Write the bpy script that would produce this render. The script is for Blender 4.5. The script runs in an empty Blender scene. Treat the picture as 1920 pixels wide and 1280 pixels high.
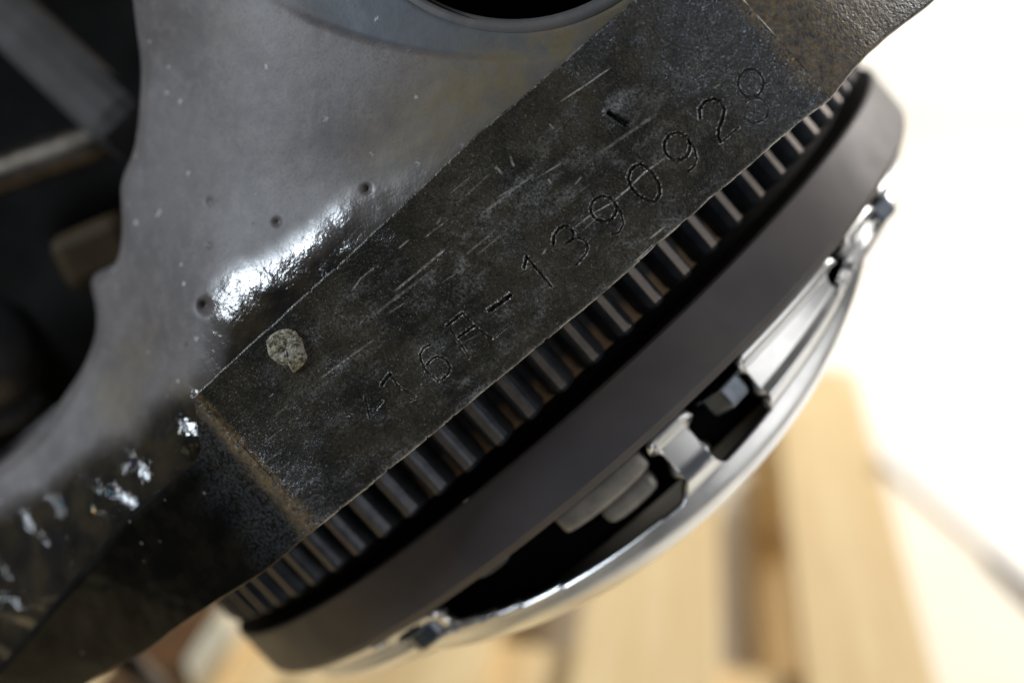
import bpy, bmesh, math, random
import numpy as np
from mathutils import Matrix, Vector

rng = np.random.default_rng(7)
random.seed(7)
SC = bpy.context.scene
COL = SC.collection
R = math.radians

# ------------------------------------------------------------------ camera
PITCH = 25.0                       # degrees below the horizontal
CAMZ = 0.665
CAM = np.array([0.0, 0.0, CAMZ])
F = 2133.0                         # focal length in pixels of the 1920 px wide photograph (40 mm)
ca, sa = math.cos(R(90 - PITCH)), math.sin(R(90 - PITCH))
ROT = np.array([[1, 0, 0], [0, ca, -sa], [0, sa, ca]])       # camera space -> world
cd = bpy.data.cameras.new('camera')
cam = bpy.data.objects.new('camera', cd); COL.objects.link(cam)
cam.location = CAM; cam.rotation_euler = (R(90 - PITCH), 0, 0)
cd.lens = 40.0; cd.sensor_width = 36.0; cd.clip_start = 0.01; cd.clip_end = 60.0
cd.dof.use_dof = True; cd.dof.focus_distance = 0.2285; cd.dof.aperture_fstop = 4.4
cd.dof.aperture_blades = 7
SC.camera = cam

# ------------------------------------------------------------------ world and lamps
w = bpy.data.worlds.new('World'); SC.world = w; w.use_nodes = True
w.node_tree.nodes['Background'].inputs[0].default_value = (0.80, 0.88, 1.0, 1)
w.node_tree.nodes['Background'].inputs[1].default_value = 0.06

def area(name, loc, target, sx, sy, power, col):
    l = bpy.data.lights.new(name, 'AREA'); l.shape = 'RECTANGLE'; l.size = sx; l.size_y = sy
    l.energy = power; l.color = col
    o = bpy.data.objects.new(name, l); COL.objects.link(o); o.location = loc
    o.rotation_euler = (Vector(target) - Vector(loc)).to_track_quat('-Z', 'Y').to_euler()
    return o
ENG = (0.0, 0.21, 0.56)
area('window_lamp', (-1.05, -0.12, 1.10), ENG, 0.26, 0.26, 14.0, (0.80, 0.90, 1.0))
area('fill_lamp', (1.15, -0.55, 1.05), (0.25, 0.2, 0.4), 1.3, 1.3, 6.8, (1.0, 0.985, 0.96))  # soft fill added on the right to brighten the clutch cover
area('ceiling_lamp', (1.55, 1.45, 1.6), (1.2, 1.45, 0.2), 0.9, 0.9, 66.0, (1.0, 0.955, 0.89))

vs = SC.view_settings
vs.view_transform = 'Standard'; vs.look = 'None'; vs.exposure = 0.0; vs.gamma = 1.0
vs.use_curve_mapping = False

# ------------------------------------------------------------------ engine frame (u along the pad, a the crank axis, n out of the pad)
TA, PA = -0.84067854, 0.1144896
a_c = np.array([math.cos(PA) * math.cos(TA), math.cos(PA) * math.sin(TA), -math.sin(PA)])
u_c = np.cross([0, 0, 1.0], a_c); u_c /= np.linalg.norm(u_c)
n_c = np.cross(a_c, u_c)
if n_c[2] < 0: n_c = -n_c
U, A, N = ROT @ u_c, ROT @ a_c, ROT @ n_c
CU, CN = 0.00742837, -0.37001082
O = CAM + CU * U + CN * N                       # crank axis, s = 0
RF = 0.13                                       # flywheel radius
PADH, TB = 0.1420, math.tan(R(6.0))             # the pad: n = PADH + TB * u

def W(u, s, n):                                 # engine coordinates -> world
    u, s, n = np.broadcast_arrays(u, s, n)
    return O + u[..., None] * U + s[..., None] * A + n[..., None] * N
def raydir(p):
    p = np.atleast_2d(np.asarray(p, float))
    return np.c_[(p[:, 0] - 960) / F, -(p[:, 1] - 640) / F, -np.ones(len(p))] @ ROT.T
def E_of(Pw):                                   # world -> engine coordinates
    d = Pw - O
    return np.stack([d @ U, d @ A, d @ N], -1)
def on_pad(p, h=0.0):                           # where a sight line meets the plane h above the pad plane
    d = raydir(p); c = E_of(CAM[None])[0]
    dn, du = d @ N, d @ U
    k = (PADH + np.asarray(h) + TB * c[0] - c[2]) / (dn - TB * du)
    return E_of(CAM + k[:, None] * d)
def on_cyl(p, r):                               # ... the cylinder of radius r round the crank axis
    d = raydir(p); c = E_of(CAM[None])[0]
    du, dn = d @ U, d @ N
    aa = du * du + dn * dn; b = 2 * (du * c[0] + dn * c[2]); cc = c[0] ** 2 + c[2] ** 2 - r * r
    k = (-b - np.sqrt(np.maximum(b * b - 4 * aa * cc, 0))) / (2 * aa)
    return E_of(CAM + k[:, None] * d)
def on_z(p, z):                                 # ... the horizontal plane at height z
    d = raydir(p); k = (z - CAMZ) / d[:, 2]
    return CAM + k[:, None] * d
def at_depth(p, dep):
    return CAM + raydir(p) * dep

# ------------------------------------------------------------------ numpy noise
def vnoise(x, y, seed=0):
    xi, yi = np.floor(x).astype(np.int64), np.floor(y).astype(np.int64)
    fx, fy = x - xi, y - yi
    fx, fy = fx * fx * (3 - 2 * fx), fy * fy * (3 - 2 * fy)
    def hsh(i, j):
        v = (i * 374761393 + j * 668265263 + seed * 974711) & 0x7fffffff
        v = ((v ^ (v >> 13)) * 1274126177) & 0x7fffffff
        return ((v ^ (v >> 16)) & 0xffff) / 65535.0
    a0 = hsh(xi, yi) * (1 - fx) + hsh(xi + 1, yi) * fx
    a1 = hsh(xi, yi + 1) * (1 - fx) + hsh(xi + 1, yi + 1) * fx
    return a0 * (1 - fy) + a1 * fy
def fbm(x, y, o=4, seed=0):
    v = 0; g = 1; t = 0
    for k in range(o):
        v = v + g * vnoise(x * 2 ** k, y * 2 ** k, seed + k); t += g; g *= 0.5
    return v / t
def sstep(e0, e1, x):
    t = np.clip((x - e0) / (e1 - e0), 0, 1); return t * t * (3 - 2 * t)
def segdist(px, py, pts):                       # distance to a polyline and the fraction along it
    best = np.full(px.shape, 1e9); tt = np.zeros(px.shape); n = len(pts) - 1
    for i in range(n):
        (x0, y0), (x1, y1) = pts[i], pts[i + 1]
        dx, dy = x1 - x0, y1 - y0; l2 = dx * dx + dy * dy + 1e-18
        t = np.clip(((px - x0) * dx + (py - y0) * dy) / l2, 0, 1)
        d = np.hypot(px - x0 - t * dx, py - y0 - t * dy)
        m = d < best; best = np.where(m, d, best); tt = np.where(m, (i + t) / n, tt)
    return best, tt

# ------------------------------------------------------------------ object helpers
def link(o, parent=None):
    COL.objects.link(o)
    if parent is not None: o.parent = parent
    return o
def tag(o, label=None, cat=None, group=None, kind=None):
    if label: o['label'] = label
    if cat: o['category'] = cat
    if group: o['group'] = group
    if kind: o['kind'] = kind
    return o
def empty(name, loc, label, cat, group=None):
    o = bpy.data.objects.new(name, None); o.location = [float(v) for v in loc]; COL.objects.link(o)
    bpy.context.view_layer.update()
    return tag(o, label, cat, group)
def mesh_obj(name, verts, faces, mat, parent=None, smooth=True, attrs=None):
    """verts in world coordinates; stored relative to the parent"""
    verts = np.asarray(verts, float).reshape(-1, 3)
    off = np.array(parent.matrix_world.translation) if parent is not None else verts.mean(0)
    me = bpy.data.meshes.new(name)
    v = verts - off
    if isinstance(faces, np.ndarray):
        nf, k = faces.shape
        me.vertices.add(len(v)); me.vertices.foreach_set('co', v.ravel())
        me.loops.add(nf * k); me.loops.foreach_set('vertex_index', faces.ravel().astype(np.int32))
        me.polygons.add(nf); me.polygons.foreach_set('loop_start', np.arange(0, nf * k, k, dtype=np.int32))
        me.update(calc_edges=True); me.validate()
    else:
        me.from_pydata([tuple(p) for p in v], [], [tuple(f) for f in faces]); me.update()
    me.polygons.foreach_set('use_smooth', [smooth] * len(me.polygons))
    for k, arr in (attrs or {}).items():
        at = me.attributes.new(k, 'FLOAT', 'POINT'); at.data.foreach_set('value', np.asarray(arr, np.float32).ravel())
    me.materials.append(mat)
    o = bpy.data.objects.new(name, me); link(o, parent)
    if parent is None: o.location = off
    return o
def gridfaces(nu, nv, mask=None, flip=False):
    i, j = np.meshgrid(np.arange(nu - 1), np.arange(nv - 1), indexing='ij')
    a0 = (i * nv + j); f = np.stack([a0, a0 + nv, a0 + nv + 1, a0 + 1], -1)
    if mask is not None: f = f[mask]
    f = f.reshape(-1, 4)
    return f[:, ::-1].copy() if flip else f
def shift_child(o, centre):
    """move a child's origin to centre (world) without moving its mesh"""
    off = np.array(o.parent.matrix_world.translation) if o.parent else np.zeros(3)
    d = Vector(centre - off) - o.location
    o.data.transform(Matrix.Translation(-d)); o.location += d
def bevel(o, wdt, seg=2):
    m = o.modifiers.new('bevel', 'BEVEL'); m.width = wdt; m.segments = seg; m.limit_method = 'ANGLE'; m.angle_limit = R(35)
    return o
def box_world(name, c, ex, ey, ez, mat, parent=None, bev=0.002):
    """oriented box from centre and three half-extent vectors"""
    c, ex, ey, ez = [np.asarray(v, float) for v in (c, ex, ey, ez)]
    v = [c + i * ex + j * ey + k * ez for k in (-1, 1) for j in (-1, 1) for i in (-1, 1)]
    f = [(0, 2, 3, 1), (4, 5, 7, 6), (0, 1, 5, 4), (2, 6, 7, 3), (0, 4, 6, 2), (1, 3, 7, 5)]
    if np.dot(np.cross(ex, ey), ez) < 0: f = [q[::-1] for q in f]
    o = mesh_obj(name, v, f, mat, parent, smooth=False)
    if bev: bevel(o, bev)
    return o
def tube_world(name, pts, rad, mat, parent=None, seg=20, caps=True):
    pts = np.asarray(pts, float); rad = np.broadcast_to(rad, (len(pts),))
    tg = np.gradient(pts, axis=0); tg /= np.linalg.norm(tg, axis=1)[:, None]
    ref = np.array([0, 0, 1.0]) if abs(tg[0][2]) < 0.9 else np.array([1.0, 0, 0])
    b = np.cross(tg, ref); b /= np.linalg.norm(b, axis=1)[:, None]; c = np.cross(b, tg)
    an = np.linspace(0, 2 * np.pi, seg, endpoint=False)
    v = pts[:, None] + rad[:, None, None] * (np.cos(an)[None, :, None] * b[:, None] + np.sin(an)[None, :, None] * c[:, None])
    n = len(pts); faces = []
    for i in range(n - 1):
        for j in range(seg):
            k = (j + 1) % seg; faces.append((i * seg + j, i * seg + k, (i + 1) * seg + k, (i + 1) * seg + j))
    if caps: faces += [tuple(range(seg))[::-1], tuple((n - 1) * seg + j for j in range(seg))]
    return mesh_obj(name, v.reshape(-1, 3), faces, mat, parent)

# ------------------------------------------------------------------ materials
class NT:
    def __init__(s, name):
        s.m = bpy.data.materials.new(name); s.m.use_nodes = True; s.t = s.m.node_tree
        s.b = s.t.nodes['Principled BSDF']; s.co = s.node('ShaderNodeTexCoord').outputs['Object']
    def node(s, t, **k):
        n = s.t.nodes.new(t)
        for a_, b_ in k.items(): setattr(n, a_, b_)
        return n
    def put(s, sock, v):
        if isinstance(v, bpy.types.NodeSocket): s.t.links.new(v, sock)
        elif isinstance(v, (tuple, list)) and len(v) == 3 and sock.type == 'RGBA': sock.default_value = (*v, 1)
        else: sock.default_value = v
    def set(s, **k):
        for a_, b_ in k.items(): s.put(s.b.inputs[a_.replace('_', ' ')], b_)
        return s
    def mapped(s, axes, scales):
        """coordinates measured along three given directions, scaled: a streaked texture space"""
        outs = []
        for ax, sc in zip(axes, scales):
            d = s.node('ShaderNodeVectorMath', operation='DOT_PRODUCT'); s.put(d.inputs[0], s.co)
            d.inputs[1].default_value = [float(q * sc) for q in ax]; outs.append(d.outputs['Value'])
        c = s.node('ShaderNodeCombineXYZ')
        for i in range(3): s.put(c.inputs[i], outs[i])
        return c.outputs[0]
    def noise(s, scale, detail=4, rough=0.55, vec=None, dist=0.0):
        n = s.node('ShaderNodeTexNoise'); s.put(n.inputs['Vector'], vec if vec is not None else s.co)
        n.inputs['Scale'].default_value = scale; n.inputs['Detail'].default_value = detail
        n.inputs['Roughness'].default_value = rough; n.inputs['Distortion'].default_value = dist
        return n.outputs['Fac']
    def voro(s, scale, vec=None, feature='F1', out='Distance', rnd=1.0):
        n = s.node('ShaderNodeTexVoronoi', feature=feature); s.put(n.inputs['Vector'], vec if vec is not None else s.co)
        n.inputs['Scale'].default_value = scale; n.inputs['Randomness'].default_value = rnd
        return n.outputs[out]
    def ramp(s, fac, p0, p1, c0=0.0, c1=1.0):
        n = s.node('ShaderNodeMapRange', interpolation_type='SMOOTHSTEP'); s.put(n.inputs[0], fac)
        n.inputs[1].default_value = p0; n.inputs[2].default_value = p1
        n.inputs[3].default_value = c0; n.inputs[4].default_value = c1
        return n.outputs[0]
    def math(s, op, a_, b_=0.0, clamp=False):
        n = s.node('ShaderNodeMath', operation=op, use_clamp=clamp); s.put(n.inputs[0], a_); s.put(n.inputs[1], b_)
        return n.outputs[0]
    def mix(s, fac, c0, c1):
        n = s.node('ShaderNodeMix', data_type='RGBA'); s.put(n.inputs[0], fac)
        s.put(n.inputs[6], c0); s.put(n.inputs[7], c1); return n.outputs[2]
    def mixf(s, fac, c0, c1):
        n = s.node('ShaderNodeMix', data_type='FLOAT'); s.put(n.inputs[0], fac)
        s.put(n.inputs[2], c0); s.put(n.inputs[3], c1); return n.outputs[0]
    def attr(s, name):
        n = s.node('ShaderNodeAttribute'); n.attribute_name = name; return n.outputs['Fac']
    def bump(s, h, dist, strength=1.0, prev=None):
        n = s.node('ShaderNodeBump'); s.put(n.inputs['Height'], h); s.put(n.inputs['Distance'], dist)
        s.put(n.inputs['Strength'], strength)
        if prev is not None: s.put(n.inputs['Normal'], prev)
        s.put(s.b.inputs['Normal'], n.outputs[0]); return n.outputs[0]

def mat_pad():
    m = NT('oily_machined_iron')
    st = m.mapped((U, A, N), (0.16, 1.0, 1.0))                       # streaks run along the pad
    fine = m.noise(1700, 4, 0.7)
    blot = m.noise(170, 6, 0.68, dist=0.4)
    strk = m.noise(900, 4, 0.6, vec=st)
    strk2 = m.noise(300, 5, 0.65, vec=st)
    haze = m.attr('haze'); wear = m.attr('wear'); rough = m.attr('rough'); rust = m.attr('rust')
    hz = m.math('MULTIPLY', m.math('MULTIPLY', m.ramp(blot, 0.40, 0.66), m.ramp(strk2, 0.36, 0.66)), haze)
    hz = m.math('MULTIPLY', hz, m.ramp(fine, 0.36, 0.62))
    base = m.mix(m.ramp(m.noise(60, 4, 0.6), 0.38, 0.64), (0.010, 0.0088, 0.006), (0.037, 0.031, 0.018))
    base = m.mix(m.math('MULTIPLY', m.ramp(strk, 0.50, 0.66), 0.22), base, (0.065, 0.06, 0.05))
    base = m.mix(m.math('MULTIPLY', m.ramp(fine, 0.52, 0.72), 0.40), base, (0.08, 0.073, 0.058))
    base = m.mix(m.math('MULTIPLY', rough, 0.85), base, m.mix(m.ramp(fine, 0.45, 0.6), (0.006, 0.009, 0.015), (0.028, 0.031, 0.038)))
    rn = m.math('MULTIPLY', rust, m.ramp(m.noise(900, 4, 0.7), 0.30, 0.62))
    base = m.mix(rn, base, m.mix(m.noise(500, 3), (0.10, 0.062, 0.024), (0.22, 0.145, 0.062)))
    base = m.mix(m.math('MULTIPLY', hz, 0.75, True), base, (0.19, 0.188, 0.182))
    base = m.mix(m.math('MULTIPLY', wear, 1.0, True), base, (0.62, 0.59, 0.53))
    # dark pits, then oily sparkle painted into the colour as pale specks
    gr1 = m.noise(2300, 2, 0.6); gr2 = m.noise(240, 4, 0.6)
    pitd = m.ramp(m.noise(1500, 3, 0.65), 0.36, 0.50, 1.0, 0.0)
    base = m.mix(m.math('MULTIPLY', pitd, 0.6), base, (0.005, 0.005, 0.0045))
    spk = m.math('MULTIPLY', m.ramp(gr1, 0.60, 0.70), m.ramp(gr2, 0.36, 0.60))
    base = m.mix(m.math('MULTIPLY', spk, m.mixf(rough, 0.42, 0.75)), base, m.mix(rough, (0.26, 0.255, 0.25), (0.34, 0.38, 0.45)))
    base = m.mix(m.math('MULTIPLY', m.attr('groove'), 0.6, True), base, (0.004, 0.0038, 0.0035))
    m.set(Base_Color=base, Metallic=m.mixf(wear, 0.12, 0.6), Roughness=m.mixf(hz, m.mixf(rough, 0.30, 0.17), 0.5), Specular_IOR_Level=m.mixf(rough, 0.5, 0.9))
    n1 = m.bump(m.noise(420, 3, 0.6), m.mixf(rough, 0.00006, 0.0006))
    n2 = m.bump(m.noise(1900, 3, 0.65), m.mixf(rough, 0.00016, 0.00040), prev=n1)
    m.bump(gr1, 0.00009, prev=n2)
    return m.m
def mat_casting():
    m = NT('grey_cast_iron')
    oil = m.attr('oil'); stain = m.attr('stain'); dark = m.attr('bluegrey')
    big = m.noise(45, 5, 0.6); mid = m.noise(260, 5, 0.65); fine = m.noise(1500, 4, 0.65)
    base = m.mix(m.ramp(big, 0.35, 0.65), (0.088, 0.076, 0.073), (0.132, 0.115, 0.110))
    base = m.mix(m.math('MULTIPLY', m.ramp(mid, 0.45, 0.7), 0.5), base, (0.170, 0.149, 0.143))
    base = m.mix(m.math('MULTIPLY', m.ramp(fine, 0.46, 0.70), 0.6), base, (0.06, 0.054, 0.053))
    base = m.mix(dark, base, m.mix(mid, (0.055, 0.062, 0.072), (0.095, 0.10, 0.11)))
    base = m.mix(m.math('MULTIPLY', stain, m.ramp(mid, 0.2, 0.62)), base, m.mix(fine, (0.095, 0.074, 0.036), (0.165, 0.13, 0.07)))
    oilc = m.mix(m.ramp(m.noise(130, 5, 0.6), 0.35, 0.65), (0.006, 0.0048, 0.003), (0.028, 0.020, 0.010))
    om = m.math('MULTIPLY', oil, m.mixf(mid, 0.9, 1.12), True)
    base = m.mix(m.math('MULTIPLY', om, 0.35), base, (0.05, 0.042, 0.034))
    base = m.mix(m.math('MULTIPLY', m.attr('soot'), m.mixf(mid, 0.88, 1.14), True), base, oilc)
    # flakes of dirt
    vd = m.voro(230); pick = m.voro(230, out='Color'); sp = m.node('ShaderNodeSeparateColor'); m.put(sp.inputs[0], pick)
    jag = m.math('ADD', vd, m.math('MULTIPLY', m.math('SUBTRACT', fine, 0.5), 0.6))
    spk = m.math('MULTIPLY', m.ramp(jag, 0.06, 0.16, 1.0, 0.0), m.ramp(sp.outputs[1], 0.66, 0.84))
    spk = m.math('MULTIPLY', spk, m.math('SUBTRACT', 1.0, oil, True))
    base = m.mix(m.math('MULTIPLY', spk, 0.75), base, (0.50, 0.48, 0.44))
    pit = m.math('MULTIPLY', m.ramp(jag, 0.09, 0.14, 1.0, 0.0), m.ramp(sp.outputs[2], 0.90, 0.92))
    base = m.mix(m.math('MULTIPLY', pit, 0.8), base, (0.03, 0.028, 0.03))
    m.set(Base_Color=base, Roughness=m.mixf(m.attr('glint'), m.mixf(om, 0.55, 0.17), 0.10), Specular_IOR_Level=m.mixf(om, 0.4, 0.9))
    patch = m.math('MULTIPLY', m.attr('glint'), m.ramp(m.noise(75, 3, 0.6), 0.42, 0.58))
    n1 = m.bump(m.noise(420, 2, 0.5), m.mixf(oil, 0.00003, 0.00018))
    n2 = m.bump(m.noise(1300, 2, 0.5), m.mixf(oil, 0.0, 0.00011), prev=n1)
    n2 = m.bump(m.noise(950, 1, 0.5), m.math('MULTIPLY', m.attr('glint'), m.mixf(patch, 0.00016, 0.00042)), prev=n2)
    m.set(Thin_Film_Thickness=m.math('MULTIPLY', patch, m.ramp(m.noise(330, 3), 0.54, 0.66, 0.0, 560.0)), Thin_Film_IOR=1.42)
    m.bump(fine, 0.00004, prev=n2)
    return m.m
def mat_black_oil():
    m = NT('black_oily_flange')
    mid = m.noise(170, 5, 0.6); fine = m.noise(1500, 3, 0.6)
    base = m.mix(m.ramp(mid, 0.4, 0.65), (0.003, 0.0027, 0.002), (0.007, 0.006, 0.004))
    rust = m.attr('rust'); rough = m.attr('rough')
    rn = m.math('MULTIPLY', rust, m.ramp(m.noise(800, 4, 0.7), 0.30, 0.60))
    base = m.mix(rn, base, m.mix(m.noise(600, 3), (0.11, 0.07, 0.028), (0.25, 0.17, 0.075)))
    base = m.mix(m.math('MULTIPLY', rough, m.ramp(fine, 0.40, 0.62)), base, (0.055, 0.06, 0.07))
    vd = m.voro(420); pick = m.voro(420, out='Color'); sp = m.node('ShaderNodeSeparateColor'); m.put(sp.inputs[0], pick)
    spk = m.math('MULTIPLY', m.ramp(vd, 0.12, 0.22, 1.0, 0.0), m.ramp(sp.outputs[0], 0.90, 0.93))
    base = m.mix(m.math('MULTIPLY', spk, 0.6), base, (0.20, 0.18, 0.15))
    m.set(Base_Color=base, Roughness=m.mixf(m.math('ADD', rust, rough, True), 0.20, 0.40), Specular_IOR_Level=m.mixf(m.math('ADD', rust, rough, True), 0.11, 0.5))
    n1 = m.bump(m.noise(800, 3, 0.6), m.mixf(m.math('ADD', rust, rough, True), 0.00002, 0.00035))
    m.bump(fine, m.mixf(m.math('ADD', rust, rough, True), 0.00001, 0.0003), prev=n1)
    return m.m
def mat_metal(name, c0, c1, rough, metallic=1.0, nscale=200, bumpd=0.00005, rvar=0.08, bscale=1500):
    m = NT(name); nz = m.noise(nscale, 5, 0.6)
    m.set(Base_Color=m.mix(m.ramp(nz, 0.35, 0.65), c0, c1), Metallic=metallic,
          Roughness=m.ramp(m.noise(nscale * 0.5, 4), 0.3, 0.7, rough - rvar, rough + rvar))
    m.bump(m.noise(bscale, 3), bumpd)
    return m.m
def mat_flywheel():
    m = NT('brown_oxidised_steel')
    nz = m.noise(40, 4, 0.6)
    turn = m.noise(2200, 3, 0.6, vec=m.mapped((U, A, N), (0.03, 1.0, 0.03)))
    base = m.mix(m.ramp(nz, 0.35, 0.65), (0.060, 0.054, 0.059), (0.078, 0.069, 0.071))
    base = m.mix(m.math('MULTIPLY', m.ramp(turn, 0.4, 0.7), 0.3), base, (0.07, 0.064, 0.066))
    vd = m.voro(60); pick = m.voro(60, out='Color'); sp = m.node('ShaderNodeSeparateColor'); m.put(sp.inputs[0], pick)
    spk = m.math('MULTIPLY', m.ramp(vd, 0.05, 0.075, 1.0, 0.0), m.ramp(sp.outputs[0], 0.62, 0.66))
    base = m.mix(spk, base, (0.62, 0.56, 0.48))
    m.set(Base_Color=base, Metallic=m.mixf(spk, 0.30, 0.0), Roughness=m.ramp(m.noise(55, 5, 0.65), 0.3, 0.7, 0.44, 0.55))
    m.bump(turn, 0.000006)
    return m.m
def mat_tooth():
    m = NT('dark_gear_steel')
    nz = m.noise(220, 4, 0.6)
    m.set(Base_Color=m.mix(m.ramp(nz, 0.35, 0.65), (0.040, 0.046, 0.060), (0.075, 0.08, 0.092)), Metallic=0.7, Roughness=0.38)
    m.bump(m.noise(900, 3), 0.0001)
    return m.m
def mat_wood():
    m = NT('pale_pine_wood')
    oi = m.node('ShaderNodeObjectInfo')
    wn = m.noise(14, 4, 0.6, vec=m.mapped(((1, 0, 0), (0, 1, 0), (0, 0, 1)), (5.0, 0.35, 5.0)), dist=1.2)
    gr = m.noise(160, 3, 0.6, vec=m.mapped(((1, 0, 0), (0, 1, 0), (0, 0, 1)), (3.0, 0.1, 3.0)))
    base = m.mix(m.ramp(wn, 0.35, 0.65), (0.68, 0.50, 0.26), (0.77, 0.60, 0.34))
    base = m.mix(m.math('MULTIPLY', m.ramp(gr, 0.5, 0.75), 0.35), base, (0.56, 0.36, 0.15))
    kd = m.voro(9, vec=m.mapped(((1, 0, 0), (0, 1, 0), (0, 0, 1)), (1.0, 0.6, 1.0)))
    base = m.mix(m.ramp(kd, 0.05, 0.11, 0.75, 0.0), base, (0.30, 0.20, 0.10))
    v = m.math('ADD', m.math('MULTIPLY', oi.outputs['Random'], 0.10), 0.95)
    hs = m.node('ShaderNodeHueSaturation'); m.put(hs.inputs['Value'], v); m.put(hs.inputs['Color'], base)
    m.set(Base_Color=hs.outputs[0], Roughness=0.62, Specular_IOR_Level=0.3)
    m.bump(gr, 0.0004)
    return m.m
def mat_plain(name, c, rough=0.6, metallic=0.0, var=0.12, nscale=30, bumpd=0.0002):
    m = NT(name); nz = m.noise(nscale, 5, 0.6)
    m.set(Base_Color=m.mix(m.ramp(nz, 0.3, 0.7), tuple(q * (1 - var) for q in c), tuple(min(q * (1 + var), 1) for q in c)), Roughness=rough, Metallic=metallic)
    m.bump(m.noise(nscale * 12, 3), bumpd)
    return m.m
def mat_cover():
    m = NT('bright_pressed_steel')
    nz = m.noise(70, 4, 0.6)
    m.set(Base_Color=m.mix(m.ramp(nz, 0.35, 0.65), (0.82, 0.825, 0.835), (0.90, 0.905, 0.91)), Metallic=1.0,
          Roughness=m.ramp(m.noise(120, 4), 0.3, 0.7, 0.28, 0.38))
    m.bump(m.noise(40, 2), 0.00015)
    return m.m
def mat_flake():
    m = NT('dried_sealant')
    f = m.noise(1100, 4, 0.7); g = m.noise(420, 3)
    c = m.mix(m.ramp(f, 0.38, 0.62), (0.045, 0.035, 0.018), (0.36, 0.33, 0.24))
    c = m.mix(m.ramp(g, 0.5, 0.68), c, (0.33, 0.32, 0.32))
    m.set(Base_Color=c, Roughness=0.75); m.bump(f, 0.0004)
    return m.m
M_PAD, M_CAST, M_OIL, M_FLY, M_TOOTH = mat_pad(), mat_casting(), mat_black_oil(), mat_flywheel(), mat_tooth()
M_WOOD, M_COVER, M_FLAKE = mat_wood(), mat_cover(), mat_flake()
M_FLOOR = mat_plain('cream_floor', (0.80, 0.755, 0.66), 0.6, var=0.04, nscale=6)
M_PANEL = mat_plain('white_panel', (0.86, 0.85, 0.83), 0.55, var=0.02, nscale=5)
M_BLACK = mat_plain('iron_shade_black', (0.005, 0.0045, 0.004), 0.8, var=0.3, nscale=90)  # near black: the dark of hollow, bore and windows is in the colour
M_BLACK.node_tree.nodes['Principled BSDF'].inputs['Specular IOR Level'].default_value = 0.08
M_GREYM = mat_plain('dull_grey_iron', (0.060, 0.057, 0.055), 0.75, var=0.15, nscale=80)
M_BROWN = mat_plain('brown_oiled_iron', (0.040, 0.027, 0.013), 0.6, var=0.25, nscale=90)
for q_ in (M_GREYM, M_BROWN): q_.node_tree.nodes['Principled BSDF'].inputs['Specular IOR Level'].default_value = 0.12
M_BRZ = mat_metal('brownish_bar_steel', (0.12, 0.10, 0.08), (0.20, 0.17, 0.14), 0.42)
M_PLATE = mat_metal('grey_cast_plate', (0.30, 0.29, 0.27), (0.42, 0.40, 0.37), 0.5, 0.6)
M_BOLT = mat_metal('blued_bolt_steel', (0.11, 0.13, 0.16), (0.17, 0.19, 0.22), 0.35, 0.9)
def mat_root():  # gear root, turning brown towards the clutch end
    m = NT('gear_root_brown_end'); d = m.node('ShaderNodeVectorMath', operation='DOT_PRODUCT'); m.put(d.inputs[0], m.co); d.inputs[1].default_value = [float(q) for q in A]
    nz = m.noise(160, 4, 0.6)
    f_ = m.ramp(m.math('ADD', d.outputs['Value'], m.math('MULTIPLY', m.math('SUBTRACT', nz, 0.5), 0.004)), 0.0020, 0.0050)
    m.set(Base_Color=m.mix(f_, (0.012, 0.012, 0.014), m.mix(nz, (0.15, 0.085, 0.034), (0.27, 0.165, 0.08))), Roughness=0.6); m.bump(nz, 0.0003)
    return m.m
M_ROOT = mat_root()
M_ROD = mat_plain('cream_wood_peg', (0.74, 0.63, 0.44), 0.6, var=0.06, nscale=20)
M_RUBBER_SHADOW = mat_plain('black_rubber_and_shadow', (0.02, 0.02, 0.022), 0.38, var=0.2, nscale=60)  # rubber of the cap, also the painted shadow strip
M_FLYSHADE = mat_plain('flywheel_steel_shade', (0.004, 0.004, 0.004), 0.7, var=0.2, nscale=60)  # shade between gear and rim put into the flywheel colour
M_FLYSHADE.node_tree.nodes['Principled BSDF'].inputs['Specular IOR Level'].default_value = 0.1

# ------------------------------------------------------------------ floor, panel and pallet
fl = mesh_obj('floor', [(-0.7, 0.25, 0), (0.05, 0.25, 0), (0.05, -0.9, 0), (4.5, -0.9, 0), (4.5, 2.75, 0), (-0.7, 2.75, 0)], [(0, 1, 2, 3, 4, 5)], M_FLOOR); tag(fl, kind='structure')
wl = mesh_obj('wall', [(-0.7, 2.75, 0), (4.5, 2.75, 0), (4.5, 2.75, 2.6), (-0.7, 2.75, 2.6)], [(0, 1, 2, 3)], M_PANEL, smooth=False); tag(wl, kind='structure')

ZP = 0.144                                       # top of the pallet
b_c = np.array([(1335 - 960) / F, (640 + 350) / F, -1.0]); bdir = ROT @ b_c; bdir[2] = 0; bdir /= np.linalg.norm(bdir)
cdir = np.array([bdir[1], -bdir[0], 0.0])        # across the boards, to the right
pal = empty('wooden_pallet', (*on_z([(1210, 1280)], ZP)[0][:2], 0.0), 'pale pine pallet under the flywheel and clutch', 'pallet')
def across(p): return float(on_z([p], ZP)[0] @ cdir)
def along(p): return float(on_z([p], ZP)[0] @ bdir)
def board(c0, c1, l0, l1, z0, z1, name='plank', mat=None):
    ez = np.array([0, 0, (z1 - z0) / 2]); c = cdir * (c0 + c1) / 2 + bdir * (l0 + l1) / 2 + np.array([0, 0, (z0 + z1) / 2])
    o = box_world(name, c, cdir * abs(c1 - c0) / 2, bdir * (l1 - l0) / 2, ez, mat or M_WOOD, pal, 0.0025)
    # local axes along the board so that the grain runs along it
    rz = math.atan2(cdir[1], cdir[0]); shift_child(o, c)
    o.data.transform(Matrix.Rotation(-rz, 4, 'Z')); o.rotation_euler = (0, 0, rz)
    return o
e0, e1 = across((1072, 1250)), across((1350, 1250))
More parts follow.
